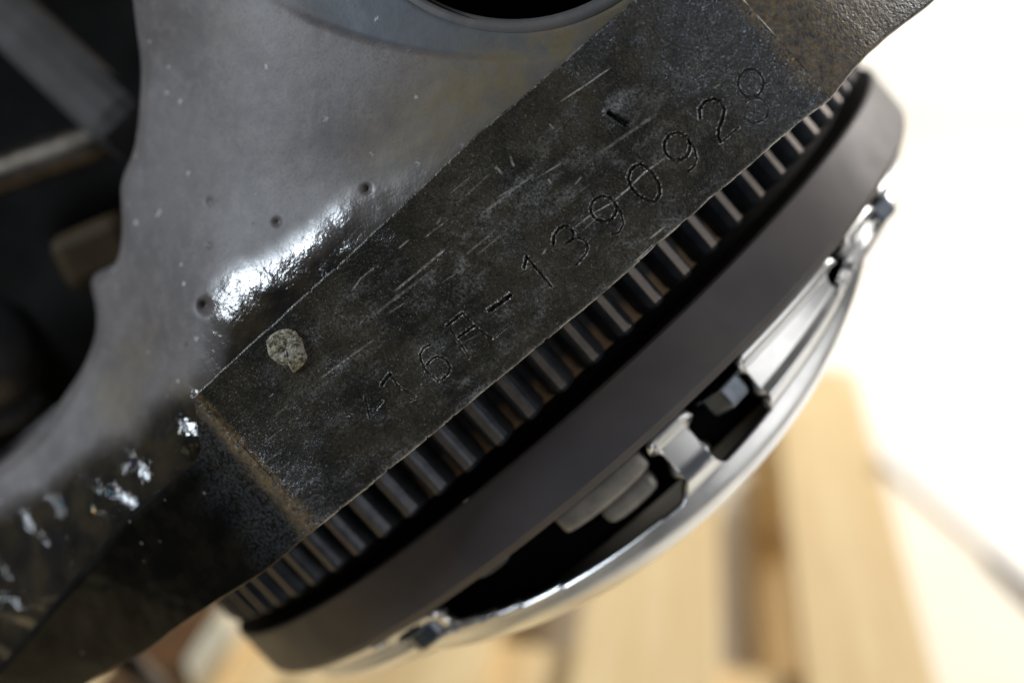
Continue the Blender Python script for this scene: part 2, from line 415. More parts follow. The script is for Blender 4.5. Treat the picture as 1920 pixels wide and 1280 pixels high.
f0, f1 = across((1500, 1200)), across((1738, 1200))
lend = along((1600, 690)); lst = along((1200, 1280)) - 0.75
gap = (e1 + 0.0)
board(e0, e1, lst, lend, ZP - 0.022, ZP)
board(f0, f1, lst, lend, ZP - 0.022, ZP)
wdt = e1 - e0
p0 = e0 - (f0 - e1) - wdt * 1.25
board(p0, p0 + wdt * 1.25, lst, lend, ZP - 0.022, ZP)
p1 = p0 - (f0 - e1) - wdt
board(p1, p1 + wdt, lst, lend, ZP - 0.022, ZP)
p2 = p1 - (f0 - e1) - wdt
board(p2, p2 + wdt, lst, lend, ZP - 0.022, ZP)
for k, l in enumerate((lend - 0.10, lend - 0.50, lend - 0.90)):      # stretchers below, across the boards
    board(p2, f1, l - 0.048, l + 0.048, ZP - 0.044, ZP - 0.0221, 'stretcher')
for l in (lend - 0.10, lend - 0.50, lend - 0.90):
    for c in (p2 + 0.05, (p2 + f1) / 2, f1 - 0.05):
        board(c - 0.05, c + 0.05, l - 0.045, l + 0.045, 0.022, ZP - 0.0441, 'block')
for c in (p2 + 0.05, (p2 + f1) / 2, f1 - 0.05):
    board(c - 0.05, c + 0.05, lst, lend, 0.0, 0.0219, 'bottom_plank')

# white panel standing on the floor behind the pallet, a dark strip painting the shadow along its foot
q0, q1 = on_z([(1690, 905)], 0.0)[0], on_z([(1930, 1112)], 0.0)[0]
d = (q1 - q0) / np.linalg.norm(q1 - q0); nrm = np.array([-d[1], d[0], 0])
if nrm[1] < 0: nrm = -nrm
pn = empty('foam_board', q0, 'thick white board lying flat on the cream floor beyond the pallet', 'board')
Lq = np.linalg.norm(q1 - q0)
box_world('sheet', q0 + d * 0.55 + nrm * 0.42 + np.array([0, 0, 0.0055]), d * 0.9, nrm * 0.42, np.array([0, 0, 0.0030]), M_PANEL, pn, 0.0025)
st0 = q0 + d * Lq * 0.72 - nrm * 0.004
wv_ = [st0, st0 + d * 0.5 - nrm * 0.055, st0 + d * 0.5 - nrm * 0.002, st0 + nrm * 0.0]
mesh_obj('shadow_strip', [p + np.array([0, 0, z]) for z in (0.001, 0.006) for p in (wv_[0] - nrm * 0.002, wv_[1], wv_[2], wv_[3])], [(3, 2, 1, 0), (4, 5, 6, 7), (0, 1, 5, 4), (1, 2, 6, 5), (2, 3, 7, 6), (3, 0, 4, 7)], M_RUBBER_SHADOW, pn, smooth=False)

# ------------------------------------------------------------------ engine block
blk = empty('engine_block', W(0.0, 0.0, 0.10), 'black and grey cast engine block with stamped number pad on its rear flange', 'engine')

UP = [(365, 740), (480, 635), (560, 562), (640, 490), (760, 378), (900, 247), (1000, 163), (1120, 60), (1190, 0), (1300, -105)]
LO = [(597, 990), (700, 905), (850, 783), (1000, 657), (1150, 535), (1230, 462), (1300, 402), (1400, 315), (1500, 230), (1560, 186)]
upE, loE = on_pad(UP), on_pad(LO)
def resample(P, n):
    P = np.asarray(P); l = np.r_[0, np.cumsum(np.linalg.norm(np.diff(P, axis=0), axis=1))]
    t = np.linspace(0, l[-1], n); return np.stack([np.interp(t, l, P[:, k]) for k in range(P.shape[1])], -1)
NT_, NW = 1330, 330
eu, el = resample(upE, NT_), resample(loE, NT_)
tt = np.linspace(0, 1, NT_)
# nicks and burrs along both edges
for e, sgn, sd in ((eu, -1, 3), (el, 1, 5)):
    nk = (fbm(tt * 40, tt * 0 + 3, 4, sd) - 0.5) * 0.0004 + np.clip(fbm(tt * 190, tt * 0, 2, sd + 9) - 0.72, 0, 1) * -0.0012
    e[:, 1] += sgn * nk
wv = np.linspace(0, 1, NW); wv = wv + 0.0
GU = eu[:, None, 0] * (1 - wv) + el[:, None, 0] * wv
GS = eu[:, None, 1] * (1 - wv) + el[:, None, 1] * wv
GH = (fbm(GU * 60, GS * 60, 3, 11) - 0.5) * 0.00022                    # slow waviness
def S(*pts): return on_pad(pts)[:, :2]
def circ(cx, cy, rx, ry=None, rot=0.0, a0=0, a1=360, n=22):
    ry = ry or rx; out = []
    for t in np.radians(np.linspace(a0, a1, n)):
        x, y = rx * math.cos(t), ry * math.sin(t)
        out.append((cx + x * math.cos(rot) - y * math.sin(rot), cy + x * math.sin(rot) + y * math.cos(rot)))
    return out
# stamped characters: (points in the photograph, width mm, depth mm)
STROKES = [
    ([(684, 744), (688, 760), (693, 784)], .50, .26), ([(690, 771), (706, 767), (718, 752)], .45, .18), ([(648, 779), (669, 779)], .45, .16),
    ([(716, 722), (724, 712), (732, 701)], .75, .42), ([(731, 701), (746, 723), (761, 733), (778, 743)], .50, .28), ([(768, 752), (782, 746)], .4, .16),
    ([(806, 647), (796, 651), (788, 664), (789, 674), (794, 687), (800, 697), (811, 706), (821, 714), (831, 710), (842, 699), (844, 687), (836, 674), (821, 668), (809, 674), (800, 685)], .55, .30),
    ([(839, 611), (867, 587)], .65, .40), ([(869, 589), (888, 610), (905, 623), (923, 635)], .5, .26), ([(926, 634), (956, 608)], .38, .18),
    ([(859, 633), (888, 612)], .62, .38), ([(842, 612), (854, 633), (869, 653), (880, 670)], .5, .26),
    ([(918, 582), (957, 554)], .95, .70),
    ([(983, 502), (988, 482)], .7, .40), ([(987, 481), (1002, 499), (1019, 519), (1034, 537)], .62, .40),
    ([(1038, 457), (1039, 442), (1048, 429), (1060, 424), (1071, 429), (1076, 439), (1073, 450), (1062, 456)], .7, .42),
    ([(1073, 450), (1084, 446), (1097, 450), (1103, 465), (1099, 476), (1090, 487), (1080, 497)], .55, .28),
    (circ(1132, 392, 24.5, 23.5), .65, .42), ([(1156, 384), (1165, 402), (1169, 421), (1160, 437), (1147, 440)], .5, .26),
    ([(1200, 308), (1190, 312), (1182, 321), (1178, 336), (1184, 352), (1197, 367), (1216, 377), (1229, 378), (1238, 365), (1236, 345), (1223, 324), (1210, 312), (1200, 308)], .70, .45),
    (circ(1270, 275, 24.5, 25.5), .68, .44), ([(1291, 263), (1302, 279), (1307, 298), (1302, 312), (1290, 322)], .55, .30),
    ([(1313, 222), (1312, 206), (1321, 191), (1338, 185), (1352, 191), (1359, 206), (1355, 225), (1348, 241), (1347, 257), (1352, 267)], .72, .46), ([(1352, 267), (1368, 254), (1385, 239)], .5, .28),
    (circ(1408, 156, 24, 26), .55, .32), (circ(1417, 207, 24, 23, 0, -140, 150), .5, .22),
]
SCR = [  # bright scratches: points, width mm, strength
    ([(1052, 190), (1098, 160), (1122, 143), (1146, 127)], .30, 1.0), ([(1079, 425), (1109, 402), (1146, 381)], .30, .9), ([(1146, 381), (1180, 352), (1208, 324), (1246, 297)], .40, 1.0),
    ([(1011, 331), (1051, 307)], .3, .6), ([(740, 546), (790, 505), (838, 464)], .55, .55), ([(660, 545), (676, 522), (703, 500)], .35, .55), ([(748, 465), (766, 450)], .4, .6),
    ([(600, 710), (640, 680), (700, 637)], .5, .30), ([(930, 372), (1000, 330)], .4, .35), ([(1028, 336), (1034, 345)], .5, .5), ([(956, 293), (964, 312)], .45, .6), ([(1030, 232), (1038, 242)], .4, .5), ([(928, 313), (941, 325)], .55, .6),
    ([(1218, 448), (1248, 424)], .45, .85), ([(1190, 492), (1228, 456)], .5, .7), ([(1210, 480), (1252, 440), (1300, 403)], .5, .8), ([(845, 655), (905, 622)], .35, .15),
    ([(1018, 476), (1024, 466)], .5, .45), ([(820, 420), (826, 408)], .45, .6), ([(1078, 346), (1090, 332)], .3, .5), ([(870, 480), (930, 430)], .45, .25), ([(700, 590), (820, 500)], .6, .22), ([(1120, 290), (1230, 215)], .7, .2), ([(905, 400), (1010, 318)], .6, .25),
]
for k in range(22):                              # short random streaks along the pad
    x = rng.uniform(480, 1460); c_ = 1150 - 0.87 * x * 1.0; y = 1010 - 0.80 * (x - 365) + rng.uniform(-170, 130) - 95
    L = rng.uniform(10, 60); an = R(-37 + rng.normal(0, 5))
    SCR.append(([(x, y), (x + L * math.cos(an), y + L * math.sin(an))], rng.uniform(.15, .3), rng.uniform(.12, .4)))
wear = np.zeros_like(GU); groove = np.zeros_like(GU)
def window(P, pad):
    m = (GU > P[:, 0].min() - pad) & (GU < P[:, 0].max() + pad) & (GS > P[:, 1].min() - pad) & (GS < P[:, 1].max() + pad)
    return m
for pts, wd, dp in STROKES:
    P = S(*pts); m = window(P, 0.0016)
    if not m.any(): continue
    x, y = GU[m], GS[m]
    wob = (vnoise(x * 3500, y * 3500, 21) - 0.5) * 0.00022
    ds, t_ = segdist(x + wob, y - wob, P); hw = wd * 0.00046
    grain = 0.55 + 0.8 * vnoise(x * 2600, y * 2600, 33)
    g = -dp * 0.0009 * np.clip(1 - (ds / hw) ** 2, 0, 1) * grain
    rim = dp * 0.00042 * np.exp(-((ds - hw * 1.25) / (hw * 0.45)) ** 2) * (0.3 + 1.2 * vnoise(x * 2900, y * 2900, 44))
    GH[m] += g + rim
    groove[m] = np.maximum(groove[m], np.clip(dp / 0.38, 0.35, 1) * np.clip(1.15 - (ds / hw) ** 2, 0, 1) * np.clip(grain, 0, 1))
    wear[m] = np.maximum(wear[m], 0.55 * np.exp(-((ds - hw * 1.2) / (hw * 0.35)) ** 2) * (vnoise(x * 2500, y * 2500, 51) > 0.62))
# the deep chisel slot near the upper edge
P = S((1142, 212), (1176, 233)); m = window(P, 0.003); x, y = GU[m], GS[m]; ds, t_ = segdist(x, y, P)
GH[m] += -0.0011 * np.clip(1 - (ds / 0.00055) ** 2, 0, 1) + 0.00022 * np.exp(-((ds - 0.0009) / 0.0004) ** 2); groove[m] = np.maximum(groove[m], np.clip(1.2 - (ds / 0.00055) ** 2, 0, 1))
slot_haze = np.zeros_like(GU); slot_haze[m] = np.exp(-(ds / 0.0016) ** 2)
for pts, wd, st in SCR:
    P = S(*pts); m = window(P, 0.0012)
    if not m.any(): continue
    x, y = GU[m], GS[m]; ds, t_ = segdist(x + (vnoise(x * 1500, y * 1500, 61) - .5) * 0.0002, y, P)
    f_ = np.clip(1 - (ds / (wd * 0.00055)) ** 2, 0, 1) * np.clip(6 * np.minimum(t_, 1 - t_) + 0.25, 0, 1) * (0.35 + 0.95 * vnoise(x * 1800, y * 1800, 71))
    wear[m] = np.maximum(wear[m], np.clip(f_ * st, 0, 1)); GH[m] -= 0.00006 * f_
# dull haze: strongest in the middle strip, patchy
edge_u = np.minimum(tt, 1 - tt)[:, None]
haze = np.clip(0.45 + 0.75 * np.exp(-((wv[None] - 0.38) / 0.27) ** 2), 0, 1.2) * sstep(0.02, 0.2, tt)[:, None] * (1 - 0.7 * sstep(0.8, 0.95, tt))[:, None]
fc_ = on_pad([(536, 652)])[0]
haze = haze * (0.5 + fbm(GU * 90, GS * 260, 4, 81)) + 1.6 * slot_haze + 1.1 * np.exp(-(np.hypot(GU - fc_[0], GS - fc_[1]) / 0.0062) ** 2)
low = sstep(0.60, 1.0, wv)[None] * 0.9 * np.ones_like(GU)
haze = np.clip(haze + low, 0, 2) * (0.15 + 0.85 * sstep(0.05, 0.24, wv + 0.10 * (fbm(GU * 80, GS * 80, 3, 83) - 0.5)))
# the coarse cast ends
rough = sstep(0.80, 0.97, tt[:, None] + 0.10 * (fbm(GU * 120, GS * 120, 4, 91) - 0.5) - 0.04 * (wv[None] - 0.5)) + 0.5 * sstep(0.12, 0.0, tt)[:, None] * sstep(0.15, 0.5, wv)[None]
rough = np.clip(rough + 0.35 * sstep(0.62, 0.72, fbm(GU * 160, GS * 160, 4, 95)), 0, 1)
rust = sstep(0.975, 1.0, tt[:, None] + 0.03 * (fbm(GU * 300, GS * 300, 3, 87) - 0.5)) * np.ones_like(GU) + sstep(0.014, 0.004, tt)[:, None] * 0.8 * np.ones_like(GU)
GH += rough * (fbm(GU * 700, GS * 700, 3, 99) - 0.5) * 0.0006
# rounded, slightly worn edges
wd_m = np.linalg.norm(el[:, :2] - eu[:, :2], axis=1)[:, None]
du0 = wv[None] * wd_m; du1 = (1 - wv[None]) * wd_m
for dd in (du0, du1):
    rr = 0.00045; q = np.clip(1 - dd / rr, 0, 1); GH -= rr * (1 - np.sqrt(np.clip(1 - q * q, 0, 1)))
wear = np.maximum(wear, np.exp(-(du1 / 0.00034) ** 2) * np.clip(fbm(GU * 300, GS * 300, 3, 103) * 2.0 - 0.3, 0, 1))
wear = np.maximum(wear, np.exp(-(du0 / 0.00020) ** 2) * np.clip(fbm(GU * 500, GS * 500, 3, 107) * 1.9 - 0.75, 0, 1) * 0.6)
ZN = PADH + TB * GU + GH
# side walls: two extra rows on each side
def with_sides(gu, gs, gn, drop):
    pre = (gu[:, :1], gs[:, :1] + 0.0003, gn[:, :1] - drop); post = (gu[:, -1:], gs[:, -1:] - 0.0003, gn[:, -1:] - drop)
    return [np.concatenate([p_, g_, q_], 1) for p_, g_, q_ in zip(pre, (gu, gs, gn), post)]
def pad1(x): return np.concatenate([x[:, :1], x, x[:, -1:]], 1)
gu, gs, gn = with_sides(GU, GS, ZN, 0.012)
mesh_obj('number_pad', W(gu, gs, gn), gridfaces(NT_, NW + 2), M_PAD, blk,
         attrs=dict(groove=pad1(groove), wear=pad1(np.clip(wear, 0, 1)), haze=pad1(haze), rough=pad1(rough), rust=pad1(rust)))
blk.children[0]['label'] = 'flat stamped pad with engraved engine number and scratches'

# shoulders of the flange, falling away on both sides of the pad
def shoulder(name, up_px, lo_px, hfun, seed, nt=260, nw=110, rust_band=None, ridge=0.0007):
    def place(px):
        out = []
        for k, p in enumerate(px): out.append(on_pad([p], hfun(k))[0])
        return np.array(out)
    a_, b_ = resample(place(up_px), nt), resample(place(lo_px), nt)
    bl = np.clip(np.arange(nt) / 14.0, 0, 1)[:, None]
    a_, b_ = [q * (1 - bl) + bl * np.stack([np.convolve(np.pad(q[:, k], 6, mode='edge'), np.ones(13) / 13, 'valid') for k in range(3)], -1) for q in (a_, b_)]
    ww = np.linspace(0, 1, nw); t1 = np.linspace(0, 1, nt)
    b_[:, 1] += (fbm(t1 * 9, t1 * 0, 2, seed) - 0.5) * 0.0007
    G = [a_[:, None, k] * (1 - ww) + b_[:, None, k] * ww for k in range(3)]
    G[2] = G[2] + (fbm(G[0] * 90, G[1] * 90, 3, seed + 4) - 0.5) * 0.0008
    G[2] = G[2] - 0.0012 * (2.2 * np.clip(1 - ww * 11, 0, 1) ** 2 * sstep(0.12, 0.3, t1)[:, None] + np.clip(1 - (1 - ww) * 60, 0, 1) ** 2)
    G[2] = G[2] + np.exp(-((t1 - 0.012) / 0.010) ** 2)[:, None] * ridge * (0.4 + fbm(G[0] * 500, G[1] * 500, 3, seed + 7))
    r_ = rust_band(t1[:, None], ww[None], G) if rust_band else np.zeros((nt, nw))
    rg = r_ * 0
    g = with_sides(*G, 0.014)
    return a_, b_, g, pad1(r_)
LUP = [(365, 740), (369, 800), (380, 852), (312, 912), (236, 966), (172, 1045), (112, 1110), (40, 1200), (-45, 1300)]
LLO = [(597, 990), (548, 1030), (500, 1068), (440, 1108), (380, 1148), (320, 1190), (262, 1228), (180, 1272), (80, 1345)]
hl = lambda k: -[0, 2.0, 4.5, 8.5, 13, 18.5, 25, 34, 47][k] * 0.001
_, LB, g, r_ = shoulder('flange_shoulder', LUP, LLO, hl, 201, rust_band=lambda t, w_, G: sstep(0.05, 0.0, t - 0.02 * (fbm(G[0] * 400, G[1] * 400, 3, 3) - .5)) * (0.6 + 0.4 * sstep(0.0, 0.3, w_)))
tL = np.linspace(0, 1, g[0].shape[0])[:, None]
rgL = np.clip(0.6 * sstep(0.20, 0.03, tL + 0.12 * (fbm(g[0] * 200, g[1] * 200, 4, 5) - 0.5)) * 0.9, 0, 1)
mesh_obj('flange_shoulder', W(*g), gridfaces(*g[0].shape), M_OIL, blk, attrs=dict(rust=r_, rough=rgL))
RUP = [(1300, -105), (1350, -140), (1400, -172), (1460, -205), (1540, -250), (1660, -340)]
RLO = [(1560, 186), (1598, 142), (1634, 96), (1678, 61), (1762, -2), (1900, -110)]
hr = lambda k: -[0, 2.0, 4.2, 8.0, 16, 32][k] * 0.001
_, _, g, r_ = shoulder('flange_shoulder', RUP, RLO, hr, 301, rust_band=lambda t, w_, G: sstep(0.46, 0.26, t + 0.10 * (fbm(G[0] * 200, G[1] * 200, 4, 9) - .5)) * 0.95, ridge=0.0)
mesh_obj('flange_shoulder', W(*g), gridfaces(*g[0].shape), M_OIL, blk, attrs=dict(rust=r_, rough=np.ones_like(r_) * 0.8))

# the grey casting beside the pad: a height field over (u, s), heights in mm below the pad plane
CP = [ # px, py, height mm
    (1290, -60, -2.5), (1180, -10, -2.5), (1100, 40, -2.6), (1000, 130, -2.8), (930, 205, -3.0), (860, 270, -3.5), (780, 345, -4.5), (700, 410, -6.0), (640, 470, -7), (560, 545, -9.5), (500, 600, -11), (430, 665, -11.5), (385, 705, -11),
    (900, 130, -4.0), (800, 220, -5.5), (700, 300, -9.5), (660, 405, -5.5), (600, 460, -5.8), (520, 535, -6.5), (450, 590, -8.5), (395, 590, -13), (388, 640, -14), (372, 690, -15), (620, 370, -10), (540, 440, -12), (450, 495, -14), (385, 535, -17),
    (700, 150, -8), (600, 250, -11), (560, 380, -13), (480, 420, -16), (400, 480, -18), (350, 580, -17), (345, 680, -18), (335, 740, -18),
    (500, 60, -17), (450, 200, -20), (420, 350, -21), (330, 100, -34), (320, 300, -34), (300, 450, -34), (280, 600, -34), (275, 720, -33), (240, 780, -36), (265, 300, -44), (260, 120, -44), (235, 450, -44), (230, 560, -44),
    (200, 600, -48), (185, 700, -48), (140, 790, -48), (90, 850, -50), (20, 930, -50),
    (330, 760, -17), (300, 790, -21), (350, 800, -15), (300, 850, -20), (260, 900, -24), (215, 880, -30), (190, 940, -28), (150, 880, -38), (100, 960, -42), (60, 1050, -44), (120, 1020, -36), (90, 1090, -34), (30, 1180, -42), (20, 1020, -50), (-60, 1100, -56), (-60, 1280, -56), (340, 890, -15), (240, 980, -21), (160, 1075, -28), (100, 1140, -36), (345, 830, -14), (440, 980, -24), (340, 1060, -30), (250, 1140, -38), (150, 1230, -48), (470, 900, -20),
    (1000, -200, -5), (700, -150, -14), (300, -150, -26), (1300, -250, -5), (600, -400, -20), (1200, -450, -8),
]
cp = np.array(CP, float); ce = on_pad(cp[:, :2], cp[:, 2] * 0.001)
cu_, cs_ = ce[:, 0], ce[:, 1]; ch = cp[:, 2] * 0.001
def tps(r): r = r * 1000; return np.where(r > 1e-9, r * np.sqrt(r), 0)      # r^1.5: sharp enough for ridges
K = tps(np.hypot(cu_[:, None] - cu_, cs_[:, None] - cs_)); n_ = len(ch)
Amat = np.zeros((n_ + 3, n_ + 3)); Amat[:n_, :n_] = K + np.eye(n_) * -25.0
Pm = np.c_[np.ones(n_), cu_, cs_]; Amat[:n_, n_:] = Pm; Amat[n_:, :n_] = Pm.T
sol = np.linalg.solve(Amat, np.r_[ch, 0, 0, 0])
u0, u1, s0, s1 = -0.185, 0.085, -0.135, 0.052
NUc, NSc = 580, 410
cu2, cs2 = np.meshgrid(np.linspace(u0, u1, NUc), np.linspace(s0, s1, NSc), indexing='ij')
CH = np.zeros_like(cu2)
for k in range(n_): CH += sol[k] * tps(np.hypot(cu2 - cu_[k], cs2 - cs_[k]))
CH += sol[n_] + sol[n_ + 1] * cu2 + sol[n_ + 2] * cs2
CH = np.clip(CH, -0.085, -0.0022)
# left outline of the casting: beyond it the wall drops away
BND = [(262, -420), (256, -60), (262, 60), (267, 130), (258, 233), (243, 300), (216, 330), (220, 383), (225, 440), (216, 500), (150, 518), (168, 560), (177, 614), (170, 640), (147, 694), (110, 744), (67, 810), (17, 853), (-80, 930), (-260, 1080)]
BH = [-48, -48, -48, -48, -48, -48, -48, -48, -48, -49, -52, -52, -52, -52, -52, -52, -53, -55, -58, -64]
be = resample(on_pad(BND, np.array(BH) * 0.001)[:, :2], 400)
be = np.stack([np.convolve(np.pad(be[:, k], 7, mode='edge'), np.ones(15) / 15, 'valid') for k in range(2)], -1)[::2]
dist, _ = segdist(cu2, cs2, be)
# inside test by the crossing rule against a closed polygon
far = on_pad([(-600, 1100), (-600, -420)], -0.03)[:, :2]
poly = np.r_[be, far]
ins = np.zeros(cu2.shape, bool); j = len(poly) - 1
for i in range(len(poly)):
    xi, yi = poly[i]; xj, yj = poly[j]
    c_ = ((yi > cs2) != (yj > cs2)) & (cu2 < (xj - xi) * (cs2 - yi) / (yj - yi + 1e-15) + xi)
    ins ^= c_; j = i
sd = np.where(ins, dist, -dist)                   # positive beyond the outline
CH = CH - 0.0035 * sstep(-0.004, 0.0, sd) - 0.05 * sstep(-0.0005, 0.005, sd)
# counterbore round the hole at the top: a shallow step with a large radius, and the hole itself
cb = on_pad([(960, -862)], -0.004)[0][:2]; cbe = on_pad([(940, 108)], -0.004)[0][:2]; rcb = np.hypot(*(cbe - cb))
dcb = np.hypot(cu2 - cb[0], cs2 - cb[1])
lat = on_pad([(640, 60)], -0.01)[0][:2]
stepm = sstep(0.0012, -0.0012, dcb - rcb) * sstep(-0.010, 0.004, cu2 - (lat[0]))
hc = on_pad([(975, -303)], -0.006)[0][:2]; hce = on_pad([(965, 42)], -0.006)[0][:2]; rh = np.hypot(*(hce - hc))
dh = np.hypot(cu2 - hc[0], cs2 - hc[1])
CH = CH - 0.0012 * stepm - 0.0012 * sstep(0.003, 0.0, dh - rh)
# pits
for (px, py, rr, dp) in ((375, 575, 1.3, 3.0), (690, 356, .7, 1.8), (518, 416, .7, 1.4), (373, 375, .7, 1.0), (378, 460, .5, .8)):
    pc = on_pad([(px, py)], -0.012)[0][:2]; CH -= dp * 0.001 * np.exp(-(np.hypot(cu2 - pc[0], cs2 - pc[1]) / (rr * 0.001)) ** 2)
CH += (fbm(cu2 * 200, cs2 * 200, 4, 401) - 0.5) * 0.00025
# where it is oily, tan-stained or blue-grey
def pxblob(lst, hgt):
    out = np.zeros_like(cu2)
    for (px, py, rr, st) in lst:
        pc = on_pad([(px, py)], hgt)[0][:2]; out = np.maximum(out, st * np.exp(-(np.hypot(cu2 - pc[0], cs2 - pc[1]) / (rr * 0.000112)) ** 2))
    return out
fe = on_pad(UP[:7], -0.003)[:, :2]; dfe, _ = segdist(cu2, cs2, fe)
OILP = [(905, 247), (840, 292), (760, 338), (650, 372), (605, 425), (500, 488), (420, 515), (385, 560), (380, 640), (375, 690), (352, 738), (300, 752), (250, 785), (215, 845), (130, 868), (60, 920), (0, 970), (-160, 1060), (-500, 1500), (900, 1500), (1300, 200)]
def sdf(px, py, poly):
    d_, _ = segdist(px, py, np.r_[poly, poly[:1]]); ins_ = np.zeros(px.shape, bool); j_ = len(poly) - 1
    for i_ in range(len(poly)):
        xi, yi = poly[i_]; xj, yj = poly[j_]
        ins_ ^= ((yi > py) != (yj > py)) & (px < (xj - xi) * (py - yi) / (yj - yi + 1e-15) + xi); j_ = i_
    return np.where(ins_, d_, -d_)
so_ = sdf(cu2, cs2, on_pad(OILP, -0.012)[:, :2])
oil = sstep(-0.0040, 0.0030, so_ + 0.002 * (fbm(cu2 * 220, cs2 * 220, 4, 411) - 0.5))
x6 = on_pad([(690, 400)], -0.006)[0][0]
soot = sstep(0.0015, 0.0075, so_ + 0.004 * (fbm(cu2 * 160, cs2 * 160, 4, 413) - 0.5)) * sstep(0.012, -0.012, cu2 - x6)
oil = oil * (1 - 0.5 * sstep(on_pad([(600, 450)], -0.007)[0][0], on_pad([(760, 345)], -0.005)[0][0], cu2))
soot = np.maximum(soot, sstep(-0.002, 0.004, so_) * sstep(0.004, -0.006, cu2 - eu[0, 0]))
rough_zone = oil
CH += oil * (fbm(cu2 * 260, cs2 * 260, 2, 415) - 0.5) * 0.0005
gl_ = oil * sstep(0.004, -0.010, cu2 - eu[0, 0])
ph_ = (0.80 * cu2 - 0.60 * cs2) / 0.0095 * 2 * np.pi + 7.0 * fbm(cu2 * 55, cs2 * 55, 3, 421)
CH += gl_ * 0.00055 * np.sin(ph_) * sstep(0.35, 0.6, fbm(cu2 * 45, cs2 * 45, 3, 431))
stain = pxblob([(860, 190, 85, 1.), (800, 240, 80, .9), (940, 150, 75, 1.), (1040, 90, 70, 1.), (1130, 30, 70, 1.), (740, 280, 70, .6), (1000, 60, 50, .4), (190, 690, 60, .5), (150, 780, 70, .7), (230, 640, 30, .3), (400, 20, 40, .25), (330, 760, 50, .5)], -0.008)
bluegrey = np.clip(0.75 * stepm * (1 - sstep(0.02, 0.045, cu2 - lat[0])) + 0.4 * stepm, 0, 1) + 0.25 * sstep(0.0, -0.02, dcb - rcb)
bluegrey = np.clip(bluegrey * stepm, 0, 1)
fm = np.ones((NUc - 1, NSc - 1), bool)
# stop the sheet under the flange and round the hole and past the drop
from_up = np.interp(cu2, eu[:, 0], eu[:, 1])
lft = np.interp(cu2, LB[::-1, 0], LB[::-1, 1]) - 0.014
lim = np.where(cu2 < eu[0, 0], np.minimum(lft, eu[0, 1] + 0.03), from_up + 0.006)
vm = (cs2 < lim) & (dh > rh) & (sd < 0.007)
fm &= vm[:-1, :-1] & vm[1:, :-1] & vm[:-1, 1:] & vm[1:, 1:]
# keep it under the left shoulder
mesh_obj('side_casting', W(cu2, cs2, PADH + TB * cu2 + CH), gridfaces(NUc, NSc, fm), M_CAST, blk,
         attrs=dict(oil=oil, soot=soot, glint=oil * sstep(0.004, -0.004, cu2 - eu[0, 0]), stain=np.clip(stain, 0, 1), bluegrey=bluegrey))
# smooth lip round the hole
al = np.linspace(0, 2 * np.pi, 241); rl = np.array([-0.0010, -0.0002, 0.0004, 0.0014, 0.0022])
lu = hc[0] + (rh + rl[None]) * np.cos(al)[:, None]; ls = hc[1] + (rh + rl[None]) * np.sin(al)[:, None]
fu = np.clip((hc[0] + (rh + 0.0022) * np.cos(al) - u0) / (u1 - u0) * (NUc - 1), 0, NUc - 2); fs = np.clip((hc[1] + (rh + 0.0022) * np.sin(al) - s0) / (s1 - s0) * (NSc - 1), 0, NSc - 2)
iu, is_ = fu.astype(int), fs.astype(int); fu, fs = fu - iu, fs - is_
lh = CH[iu, is_] * (1 - fu) * (1 - fs) + CH[iu + 1, is_] * fu * (1 - fs) + CH[iu, is_ + 1] * (1 - fu) * fs + CH[iu + 1, is_ + 1] * fu * fs
lz = PADH + TB * lu + lh[:, None] + np.array([-0.0030, -0.0004, 0.0003, 0.0005, 0.0001])[None]
mesh_obj('bore_lip', W(lu, ls, lz), gridfaces(241, 5), M_CAST, blk, attrs=dict(bluegrey=np.full(lu.shape, 0.6), stain=np.full(lu.shape, 0.2), oil=np.zeros(lu.shape), soot=np.zeros(lu.shape), glint=np.zeros(lu.shape)))
# inner wall of the hole
an = np.linspace(0, 2 * np.pi, 97); lv = np.array([0.004, -0.004, -0.030, -0.06])
hu = hc[0] + (rh + 0.0004) * np.cos(an)[:, None] + 0 * lv; hs = hc[1] + (rh + 0.0004) * np.sin(an)[:, None] + 0 * lv
hz_ = np.interp(hs, [s0, s1], [0, 0]) + PADH + TB * hu - 0.010 + lv[None]
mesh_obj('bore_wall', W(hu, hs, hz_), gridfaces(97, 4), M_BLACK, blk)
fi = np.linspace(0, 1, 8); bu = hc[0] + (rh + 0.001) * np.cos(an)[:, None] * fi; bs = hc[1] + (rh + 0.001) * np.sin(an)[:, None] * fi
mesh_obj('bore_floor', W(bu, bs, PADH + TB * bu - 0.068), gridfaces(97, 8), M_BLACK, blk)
# black backing sheet added so the hollow beside the casting stays dark
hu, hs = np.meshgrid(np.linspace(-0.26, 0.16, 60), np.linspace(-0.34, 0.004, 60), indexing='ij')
mesh_obj('hollow_backing', W(hu, hs, -0.012 - 0.25 * np.clip(-hu - 0.16, 0, 1) + 0.02 * (fbm(hu * 20, hs * 20, 3, 71) - .5)), gridfaces(60, 60), M_BLACK, blk)
